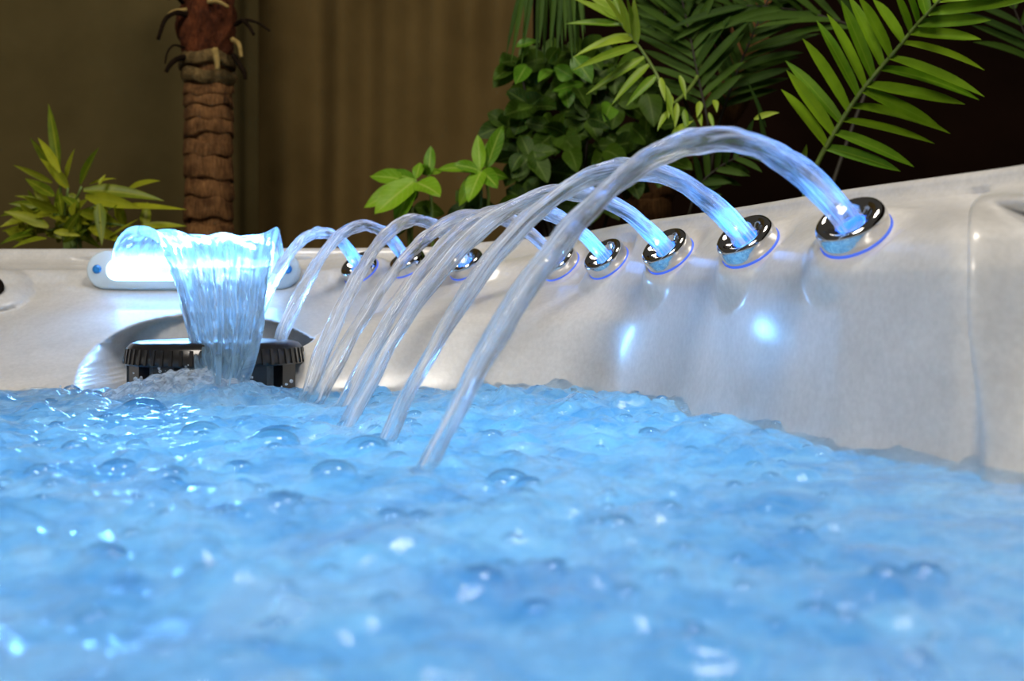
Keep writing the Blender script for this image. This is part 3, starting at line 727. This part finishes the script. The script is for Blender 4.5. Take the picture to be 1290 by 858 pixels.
# ------------------------------------------------------------------ leaves
def leaf_me(name, base, tip, width, nrm, droop=.1, fold=.2, kind='lance', n=8, twist=0.0):
    base, tip = Vector(base), Vector(tip); ax_ = tip - base; L = ax_.length
    nrm = Vector(nrm).normalized(); ctrl = (base + tip) / 2 + Vector((0, 0, droop * L)); v, f, uv = [], [], []
    cols = (-1, -.5, 0, .5, 1) if kind == 'oval' else (-1, 0, 1)
    for i in range(n + 1):
        t = i / n; c = base * (1 - t) ** 2 + ctrl * 2 * t * (1 - t) + tip * t * t
        tg = ((ctrl - base) * (1 - t) + (tip - ctrl) * t).normalized()
        s = tg.cross(nrm).normalized(); nn = s.cross(tg).normalized()
        if twist: q = Matrix.Rotation(twist * t, 3, tg); s = q @ s; nn = q @ nn
        if kind == 'lance': w = (min(1, .28 + 3.2 * t) if t < .3 else 1) * (1 - max(0, (t - .35) / .65) ** 1.7)
        elif kind == 'blade': w = (.55 + .45 * min(1, t * 4)) * (1 - max(0, (t - .5) / .5) ** 2.2)
        else: w = math.sin(math.pi * min(1, max(0, t)) ** .85) ** .75
        w = max(w, .03) * width / 2
        for a in cols:
            wave = .06 * math.sin(t * 9 + a * 2) * width * (kind == 'oval') * abs(a)
            v.append(c + s * (a * w) + nn * (abs(a) ** 1.5 * w * fold * 2 + wave)); uv.append((.5 + a * .5, t))
    m = len(cols)
    for i in range(n):
        for k in range(m - 1): f.append((i * m + k, i * m + k + 1, (i + 1) * m + k + 1, (i + 1) * m + k))
    return v, f, uv
def put_leaf(name, parent, m, base, tip, width, nrm, **kw):
    v, f, uv = leaf_me(name, base, tip, width, nrm, **kw); b0 = Vector(base)
    o = bpy.data.objects.new(name, mesh_from(name, [p_ - b0 for p_ in v], f, True, uv)); COL.objects.link(o); o.data.materials.append(m)
    o.parent = parent
    pw = parent_world(parent); o.location = b0 - pw
    return o
WPOS = {}
def parent_world(o):
    return WPOS.get(o.name, Vector(o.location))
def stem(parent, pts, r0, r1, m, name='stem', n=7):
    s = spline([tuple(p_) for p_ in pts], max(6, 4 * len(pts))); b0 = Vector(s[0])
    v, f = tube([Vector(q) - b0 for q in s], np.linspace(r0, r1, len(s)), n)
    o = bpy.data.objects.new(name, mesh_from(name, v, f)); COL.objects.link(o); o.data.materials.append(m)
    o.parent = parent; o.location = b0 - parent_world(parent); WPOS[o.name] = b0
    return o
def planter(parent, r, h):
    x, y, z = parent.location
    v, f = lathe([(.001, 0), (r * .78, 0), (r, h), (r * 1.04, h), (r * 1.04, h * .9)], 28)
    v2, f2 = lathe([(.001, h * .93), (r * .98, h * .93)], 28)
    for nm, vv, ff, m in (('planter', v, f, M_POT), ('soil', v2, f2, M_SOIL)):
        o = bpy.data.objects.new(nm, mesh_from(nm, vv, ff)); COL.objects.link(o); o.data.materials.append(m); o.parent = parent
FACE = Vector((0, -1, .35))
def rv3(s): return Vector((random.uniform(-s, s), random.uniform(-s, s), random.uniform(-s, s)))

def frond(parent, pts, leaflets, width, m, r=.005, name='frond', ymid=None, droop=.06, kind='blade', label=None):
    """pts: rachis (px,py,Y) from the foot; leaflets: (px,py -> px,py) at explicit places"""
    rc = stem(parent, [P(*q) for q in pts], r, r * .35, M_STEM if m is not M_FRONDD else M_WOODSTEM, name)
    if label: rc['label'] = label
    sp_ = spline(pts, 200)
    for (bx, by, tx, ty, dY) in leaflets:
        k = np.argmin((sp_[:, 0] - bx) ** 2 + (sp_[:, 1] - by) ** 2); Yb = sp_[k, 2]
        put_leaf('leaflet', rc, m, P(sp_[k, 0], sp_[k, 1], Yb), P(tx, ty, Yb + dY), width * Yb / F, FACE + rv3(.35), droop=droop * random.uniform(.4, 1.6), fold=.22, kind=kind, n=9)
    return rc
def auto_leaflets(pts, n, len_px, ang, side=(1, -1), taper=.5, dY=.05, start=.12, jit=.12):
    sp_ = spline(pts, 200); out = []
    for k in range(n):
        t = start + (1 - start) * (k + .5) / n; i_ = min(198, int(t * 199)); d = sp_[i_ + 1, :2] - sp_[i_, :2]; d /= np.linalg.norm(d)
        for s in side:
            a = s * math.radians(ang * (1 - .45 * t)) + random.uniform(-jit, jit)
            c, s_ = math.cos(a), math.sin(a); q = np.array([d[0] * c - d[1] * s_, d[0] * s_ + d[1] * c])
            L = len_px * (1 - taper * abs(t - .45) * 1.6) * random.uniform(.85, 1.1)
            out.append((sp_[i_, 0], sp_[i_, 1], sp_[i_, 0] + q[0] * L, sp_[i_, 1] + q[1] * L, random.uniform(-dY, dY)))
    return out

# --- big palm with the broad bright frond
PALM = empty('areca_palm', (.62, 2.12, 0), 'palm with one large bright frond spread above the white rim', 'palm'); planter(PALM, .15, .28)
def Z6(x, y): return (980 + x / 3.729, y / 3.729)
rach = [(190, 760), (250, 650), (330, 520), (400, 420), (490, 310), (560, 230), (640, 130), (700, 65), (760, 0), (850, -90)]
rp_ = [(*Z6(x, y), 1.95 - .02 * k) for k, (x, y) in enumerate(rach)]
foot = [(1008, 330, 2.04), (1010, 270, 2.0), (1018, 235, 1.97)]
LL = [(225, 685, 15, 420), (245, 625, 40, 330), (280, 565, 35, 285), (330, 515, 115, 180), (365, 445, 180, 95), (400, 400, 230, 65), (435, 355, 295, 0), (485, 310, 330, -20), (530, 265, 375, -20), (580, 190, 445, -5), (620, 150, 545, -40), (650, 110, 590, -60), (690, 60, 660, -80), (740, 20, 730, -130)]
LR = [(235, 695, 575, 805), (275, 625, 640, 785), (310, 565, 735, 675), (355, 510, 810, 628), (415, 440, 770, 605), (435, 410, 880, 490), (500, 340, 945, 470), (540, 285, 970, 455), (590, 215, 970, 330), (630, 165, 955, 185), (660, 120, 1000, 95), (700, 60, 1180, 0), (760, 0, 1200, -60)]
lf = [(*Z6(a, b_), *Z6(c_, d_), random.uniform(-.03, .05)) for a, b_, c_, d_ in LL + LR]
stem(PALM, [(.60, 2.12, .26), (.58, 2.10, .6), P(1006, 400, 2.06), P(1008, 330, 2.04)], .011, .008, M_STEM, 'leaf_stalk')
frond(PALM, foot + rp_, lf, 15.5, M_FROND, .006, droop=.05)
# dark frond lying level behind it, pointing to the left
pts = [(1120, 60, 2.4), (1040, 22, 2.4), (960, 8, 2.42), (900, 10, 2.45)]
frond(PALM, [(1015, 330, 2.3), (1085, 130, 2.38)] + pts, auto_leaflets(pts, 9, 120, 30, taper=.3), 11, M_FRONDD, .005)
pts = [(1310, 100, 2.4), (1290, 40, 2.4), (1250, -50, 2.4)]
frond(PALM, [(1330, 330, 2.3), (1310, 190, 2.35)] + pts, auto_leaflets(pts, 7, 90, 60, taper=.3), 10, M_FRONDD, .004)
# small shoots under the frond
for (bx, by, tx, ty, w) in [(1010, 205, 1016, 182, 8), (950, 150, 982, 142, 8), (965, 185, 955, 140, 6), (940, 175, 950, 150, 7), (965, 160, 940, 100, 5)]:
    put_leaf('leaflet', PALM, M_FRONDY if w == 8 else M_FRONDD, P(bx, by, 2.1), P(tx, ty, 2.08), w * 2.1 / F, FACE + rv3(.3), kind='lance')

# --- second palm: leaning ringed trunk, drooping fronds
def ringed_trunk(parent, axis_pts, bounds, rad, mats, segs=22):
    """a stack of bark rings; each ring is a part"""
    sp_ = spline(axis_pts, 240); cuml = np.concatenate([[0], np.cumsum(np.linalg.norm(np.diff(sp_, axis=0), axis=1))]); tot = cuml[-1]
    for k in range(len(bounds) - 1):
        t0, t1 = bounds[k], bounds[k + 1]; v, f = [], []
        pr = [(0, -.16), (.03, .0), (.12, .045), (.45, .03), (.85, .0), (.97, -.03), (1.0, -.16)]
        ph = random.uniform(0, 6.28); til = random.uniform(-.22, .22); mseed = random.uniform(0, 9)
        for (q, bul) in pr:
            t = (t0 + (t1 - t0) * q) * tot; c = Vector([np.interp(t, cuml, sp_[:, d]) for d in range(3)])
            r_ = rad(t / tot)
            for s in range(segs):
                a = 2 * math.pi * s / segs; e = 1 + bul + .03 * math.sin(3 * a + ph) + .02 * math.sin(7 * a + mseed)
                v.append(c + Vector((math.cos(a) * r_ * e, math.sin(a) * r_ * e, til * r_ * math.cos(a + ph) * .8 + .004 * math.sin(5 * a + mseed))))
        for i_ in range(len(pr) - 1):
            for s in range(segs): f.append((i_ * segs + s, i_ * segs + (s + 1) % segs, (i_ + 1) * segs + (s + 1) % segs, (i_ + 1) * segs + s))
        pw = parent_world(parent)
        o = bpy.data.objects.new('bark_ring', mesh_from('bark_ring', [q - pw for q in v], f)); COL.objects.link(o); o.parent = parent; o.data.materials.append(mats(t0))
TR2 = empty('leaning_palm', (.44, 2.70, 0), 'palm with a leaning ringed trunk and dark fronds behind the shrub', 'palm')
axp = [(.44, 2.70, 0), (.40, 2.68, .6), tuple(P(815, 275, 2.64)), tuple(P(880, 180, 2.68)), tuple(P(935, 90, 2.72)), tuple(P(955, -20, 2.74)), tuple(P(960, -140, 2.74))]
ringed_trunk(TR2, axp, np.linspace(0, 1, 34), lambda t: .062 - .012 * t, lambda t: M_BARK)
v, f = tube([Vector(q) - TR2.location for q in spline(axp, 30)], [.05] * 30, 12)
o = bpy.data.objects.new('trunk_core', mesh_from('trunk_core', v, f)); COL.objects.link(o); o.parent = TR2; o.data.materials.append(M_BARK)
# bright drooping frond
pts = [(834, 108, 2.2), (824, 88, 2.2), (806, 60, 2.2), (785, 33, 2.2), (765, 0, 2.21), (748, -40, 2.22)]
def Z4(x, y): return (620 + x / 3.729, y / 3.729)
lf = [(570, 150, 345, 112), (610, 190, 380, 270), (660, 235, 380, 330), (710, 270, 440, 445), (740, 300, 560, 495), (755, 360, 628, 500), (545, 130, 375, -10), (560, 110, 450, -20), (590, 130, 510, -30), (620, 150, 560, -40), (640, 165, 590, -30), (660, 190, 625, -30), (690, 200, 665, -20), (540, 100, 480, -60), (640, 200, 480, 230)]
lf = [(*Z4(a, b_), *Z4(c_, d_), random.uniform(-.08, .04)) for a, b_, c_, d_ in lf]
frond(TR2, [(905, -160, 2.6), (890, 60, 2.5), (850, 130, 2.25)] + pts, lf, 11.5, M_FRONDY, .005, droop=.06, kind='lance', label='bright yellow green frond')
# hanging strands of a drooping frond
pts = [(760, -60, 2.35), (720, -30, 2.35), (680, -22, 2.36), (650, -10, 2.37)]
lf = []
for k in range(22):
    bx = 655 + k * 4.2; lf.append((bx, -18, bx + random.uniform(-10, 8) - (8 if k < 6 else 0), random.uniform(35, 85), random.uniform(-.04, .04)))
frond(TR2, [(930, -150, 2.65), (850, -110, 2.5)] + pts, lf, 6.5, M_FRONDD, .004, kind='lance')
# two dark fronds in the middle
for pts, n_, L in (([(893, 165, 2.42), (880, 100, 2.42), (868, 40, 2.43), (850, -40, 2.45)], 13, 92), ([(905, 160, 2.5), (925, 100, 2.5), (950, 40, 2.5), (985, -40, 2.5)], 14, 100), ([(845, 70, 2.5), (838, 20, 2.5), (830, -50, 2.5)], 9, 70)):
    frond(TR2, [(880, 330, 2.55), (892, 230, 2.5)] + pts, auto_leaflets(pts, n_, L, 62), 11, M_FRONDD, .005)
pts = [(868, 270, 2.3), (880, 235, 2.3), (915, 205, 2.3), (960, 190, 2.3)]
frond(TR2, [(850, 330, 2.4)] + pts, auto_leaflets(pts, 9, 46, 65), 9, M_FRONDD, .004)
# a spray of small yellow leaves
for (bx, by, tx, ty, w) in [(832, 98, 838, 128, 8), (836, 106, 848, 152, 10), (845, 120, 842, 150, 9), (856, 95, 864, 126, 8), (853, 130, 850, 162, 8), (862, 138, 866, 168, 8), (882, 128, 878, 148, 9), (900, 126, 903, 142, 8), (880, 140, 884, 160, 7), (893, 142, 900, 165, 6), (846, 172, 874, 152, 13), (842, 140, 828, 165, 8)]:
    put_leaf('leaflet', TR2, M_FRONDY, P(bx, by, 2.18), P(tx, ty, 2.16), w * 2.2 / F, FACE + rv3(.4), kind='lance', n=6, droop=random.uniform(-.1, .15))
# --- broad-leaved shrubs
def rosette(parent, m, cx, cy, Y, specs, stemfoot=None, sm=None):
    c = P(cx, cy, Y)
    if stemfoot: stem(parent, stemfoot + [c], .006, .003, sm or M_STEM)
    for (tx, ty, w, dY) in specs:
        put_leaf('leaf', parent, m, c + rv3(.004), P(tx, ty, Y + dY), w * Y / F, (FACE + rv3(.3)), droop=random.uniform(.02, .14), fold=.12, kind='oval', n=9)
LOW = empty('rubber_shrub', (-.16, 2.46, 0), 'low shrub with bright broad leaves poking over the back rim', 'shrub'); planter(LOW, .14, .26)
ft = [(-.16, 2.46, .24), (-.18, 2.45, .7)]
rosette(LOW, M_BROAD, 524, 228, 2.36, [(472, 270, 34, -.06), (458, 262, 26, 0), (466, 222, 24, .05), (488, 222, 18, .04), (555, 247, 30, -.05), (530, 205, 14, .03), (498, 285, 26, -.02), (510, 260, 24, .02)], ft + [P(515, 300, 2.4)])
rosette(LOW, M_BROAD, 541, 222, 2.40, [(543, 184, 15, .02), (560, 215, 14, .03), (532, 208, 12, -.03)], ft + [P(545, 300, 2.42)])
rosette(LOW, M_BROAD, 606, 215, 2.38, [(602, 170, 18, .02), (570, 208, 18, -.02), (590, 255, 24, -.05), (627, 237, 22, -.04), (550, 214, 14, .04), (578, 260, 20, .03), (640, 225, 16, .06)], ft + [P(600, 300, 2.42)])
rosette(LOW, M_BROAD, 612, 212, 2.40, [(634, 158, 20, .0), (618, 175, 12, .04)], ft + [P(610, 290, 2.43)])
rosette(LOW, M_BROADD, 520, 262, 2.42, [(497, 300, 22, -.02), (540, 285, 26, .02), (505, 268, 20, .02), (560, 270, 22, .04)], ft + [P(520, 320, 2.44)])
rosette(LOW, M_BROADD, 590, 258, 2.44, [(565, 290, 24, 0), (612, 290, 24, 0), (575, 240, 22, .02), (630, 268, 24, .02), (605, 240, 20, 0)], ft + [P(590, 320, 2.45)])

BIG = empty('broadleaf_shrub', (.12, 2.56, 0), 'tall dark shrub with round leaves below the hanging fronds', 'shrub'); planter(BIG, .16, .3)
ft = [(.12, 2.56, .28), (.12, 2.56, .75)]
brt = [(648, 95, 30), (690, 90, 32), (718, 125, 30), (820, 148, 32), (760, 112, 26)]
cents = [(655, 80), (690, 75), (722, 108), (750, 95), (668, 135), (700, 165), (742, 150), (780, 130), (812, 120), (655, 200), (690, 215), (735, 205), (775, 185), (815, 170), (660, 250), (705, 255), (750, 245), (795, 225), (640, 160), (835, 200), (680, 110), (845, 155), (735, 70), (775, 80)]
for i_, (cx, cy) in enumerate(cents):
    Y = 2.42 + .1 * random.random(); sp_ = []
    n_ = 7; a0 = random.uniform(0, 6.28)
    for k in range(n_):
        a = a0 + k * 6.28 / n_ + random.uniform(-.4, .4); L = random.uniform(26, 46)
        sp_.append((cx + math.cos(a) * L, cy + math.sin(a) * L * .8 + 6, random.uniform(20, 34), random.uniform(-.07, .05)))
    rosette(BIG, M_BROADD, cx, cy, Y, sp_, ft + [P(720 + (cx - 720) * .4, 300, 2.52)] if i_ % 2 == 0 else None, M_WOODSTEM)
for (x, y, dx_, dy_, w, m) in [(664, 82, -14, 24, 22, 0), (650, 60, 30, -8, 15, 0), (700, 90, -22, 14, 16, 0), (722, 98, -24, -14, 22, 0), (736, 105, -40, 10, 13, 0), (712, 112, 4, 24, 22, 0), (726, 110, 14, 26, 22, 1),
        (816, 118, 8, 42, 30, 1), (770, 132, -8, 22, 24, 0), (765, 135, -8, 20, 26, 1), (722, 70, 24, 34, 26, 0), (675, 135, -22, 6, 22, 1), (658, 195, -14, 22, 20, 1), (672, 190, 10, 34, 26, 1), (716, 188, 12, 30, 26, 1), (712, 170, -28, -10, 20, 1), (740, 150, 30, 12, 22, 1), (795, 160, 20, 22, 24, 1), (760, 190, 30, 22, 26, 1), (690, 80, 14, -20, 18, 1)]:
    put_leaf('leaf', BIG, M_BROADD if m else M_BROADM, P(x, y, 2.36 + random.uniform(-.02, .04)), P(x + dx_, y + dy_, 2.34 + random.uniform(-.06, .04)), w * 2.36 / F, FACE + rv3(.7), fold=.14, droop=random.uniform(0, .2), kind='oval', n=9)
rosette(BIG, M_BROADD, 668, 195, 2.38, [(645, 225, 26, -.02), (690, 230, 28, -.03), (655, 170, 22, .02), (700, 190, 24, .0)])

# --- bamboo on the left
BAM = empty('bamboo_plant', (-.93, 2.46, 0), 'small bamboo with long yellow green blades behind the back rim', 'bamboo'); planter(BAM, .13, .24)
def ZB(x, y): return (x / 4.0875, 110 + y / 4.0875)
bl_ = [(305, 430, 250, 85, 46), (300, 450, 155, 260, 44), (310, 440, 195, 260, 36), (350, 520, 205, 365, 48), (340, 480, 385, 315, 40), (415, 500, 510, 310, 50), (270, 490, 68, 400, 30), (430, 530, 845, 585, 58), (440, 560, 730, 625, 60), (655, 530, 825, 482, 44),
       (600, 610, 960, 630, 38), (510, 600, 525, 815, 50), (500, 620, 375, 780, 66), (590, 610, 650, 720, 50), (545, 790, 715, 678, 40), (260, 640, 165, 505, 44), (260, 640, 0, 720, 60), (270, 655, 85, 690, 50), (220, 620, 0, 665, 40), (230, 600, 75, 560, 26), (200, 610, 45, 600, 34),
       (240, 740, 10, 740, 44), (235, 745, 320, 780, 40), (300, 800, 350, 570, 46), (400, 620, 320, 560, 44), (420, 790, 490, 700, 44), (180, 760, 0, 810, 50), (130, 800, 30, 740, 40), (250, 700, 110, 760, 44), (740, 720, 760, 590, 46), (460, 500, 600, 470, 14), (510, 500, 545, 448, 18), (350, 690, 300, 620, 50), (560, 740, 620, 600, 22), (720, 720, 960, 715, 40), (330, 760, 420, 640, 40), (340, 560, 420, 600, 46)]
for (a, b_, c_, d_) in ((300, 640, 120, 560), (330, 700, 520, 830), (250, 720, 20, 640), (400, 640, 620, 700), (280, 560, 130, 470), (320, 660, 300, 520), (240, 780, 60, 830), (460, 720, 640, 800)):
    bl_.append((a, b_, c_, d_, 50))
for k in range(34):
    a, b_ = random.uniform(120, 560), random.uniform(620, 800); an = random.uniform(0, 6.28); L = random.uniform(60, 170)
    bl_.append((a, b_, a + math.cos(an) * L, b_ + math.sin(an) * L * .6 - 20, random.uniform(26, 46)))
for (a, b_, c_, d_, w) in bl_:
    Y = 2.42 + random.uniform(-.03, .06)
    put_leaf('leaf', BAM, M_BAMBOO, P(*ZB(a, b_), Y), P(*ZB(c_, d_), Y + random.uniform(-.06, .06)), w * 1.2 / 4.0875 * Y / F, FACE + rv3(.5), droop=random.uniform(.0, .1), fold=.2, kind='lance', n=8)
for k, (x, y) in enumerate([(310, 430), (350, 520), (420, 510), (260, 640), (500, 600), (600, 610), (240, 740), (740, 720)]):
    stem(BAM, [(-.93 + .01 * k, 2.46, .22), (-.93 + .008 * k, 2.45, .7), P(80 + k * 3, 300, 2.46), P(*ZB(x, y), 2.43)], .005, .0025, M_STEM)

# --- palm trunk
TR = empty('palm_trunk', (P(266, 0, 2.75).x, 2.75, 0), 'slender palm trunk of stacked brown bark rings in front of the curtains', 'palm')
tx_ = TR.location.x; top_z = P(0, -60, 2.75).z
vis_b = [300, 280, 251, 228, 196, 175, 153, 136, 120, 106, 88, 72]
bz = [P(0, y, 2.75).z for y in vis_b]; low = list(np.linspace(0, bz[0], 17))[:-1]
tot = bz[-1]; bounds = [z / tot for z in low + bz]
def dx(z): return (P(262, 0, 2.75).x - P(266, 0, 2.75).x) * (z / tot)
axp = [(tx_ + dx(z), 2.75, z) for z in np.linspace(0, tot, 8)]
ringed_trunk(TR, axp, bounds, lambda t: .0585 + (.008 if t > .965 else 0), lambda t: M_BARK if t < .94 else M_BARKTOP, 30)
v, f = lathe([(.05, 0), (.05, tot)], 20); o = bpy.data.objects.new('trunk_core', mesh_from('trunk_core', v, f)); COL.objects.link(o); o.parent = TR; o.data.materials.append(M_BARK)
# fibrous red-brown head
v, f = [], []; NA, NZ = 48, 40; z1 = P(0, -130, 2.75).z
for i_ in range(NZ):
    z = tot - .006 + (z1 - tot) * i_ / (NZ - 1)
    for k in range(NA):
        a = 2 * math.pi * k / NA; r_ = (.0635 + .007 * math.sin(z * 40) + .006 * math.sin(3 * a + z * 30) + .004 * math.sin(11 * a - z * 90) + random.uniform(-.002, .002)) * (1 if i_ else .9)
        v.append((r_ * math.cos(a) - .008, r_ * math.sin(a), z))
for i_ in range(NZ - 1):
    for k in range(NA): f.append((i_ * NA + k, i_ * NA + (k + 1) % NA, (i_ + 1) * NA + (k + 1) % NA, (i_ + 1) * NA + k))
o = bpy.data.objects.new('fibre_head', mesh_from('fibre_head', v, f)); COL.objects.link(o); o.parent = TR; o.data.materials.append(M_FIBRE); o['label'] = 'shaggy red brown fibre'
def strip(pts, w, m, lbl=None):
    o = stem(TR, [P(*q) for q in pts], w * 1.25, w * .75, m, 'husk_strip', 6); o['label'] = lbl or 'dark curled husk strip'
strip([(238, 20, 2.70), (222, 16, 2.67), (208, 25, 2.66), (199, 50, 2.66)], .006, M_HUSK)
strip([(235, 12, 2.69), (215, 16, 2.665), (202, 36, 2.66)], .004, M_STRAW, 'pale straw husk strip')
strip([(232, 60, 2.70), (219, 57, 2.67), (211, 66, 2.66), (208, 80, 2.66)], .0025, M_HUSK)
strip([(232, 72, 2.70), (222, 75, 2.67), (214, 82, 2.66), (209, 91, 2.66)], .006, M_HUSK)
strip([(296, 32, 2.69), (308, 25, 2.66), (325, 29, 2.66), (340, 39, 2.66)], .0035, M_HUSK)
strip([(298, 30, 2.69), (306, 26, 2.66), (314, 34, 2.66), (320, 44, 2.66)], .005, M_HUSK)
strip([(294, 70, 2.69), (302, 82, 2.66), (308, 92, 2.655), (309, 100, 2.655)], .006, M_HUSK)
strip([(293, 50, 2.69), (301, 56, 2.67), (304, 72, 2.66)], .006, M_STRAW, 'pale straw husk strip')
strip([(270, 62, 2.672), (273, 74, 2.668), (274, 88, 2.668)], .008, M_STRAW, 'pale straw husk strip')
strip([(262, 2, 2.672), (275, 2, 2.665), (288, 9, 2.665)], .005, M_STRAW, 'pale straw husk strip')
strip([(230, 3, 2.7), (222, -4, 2.66), (212, -2, 2.66)], .005, M_HUSK)
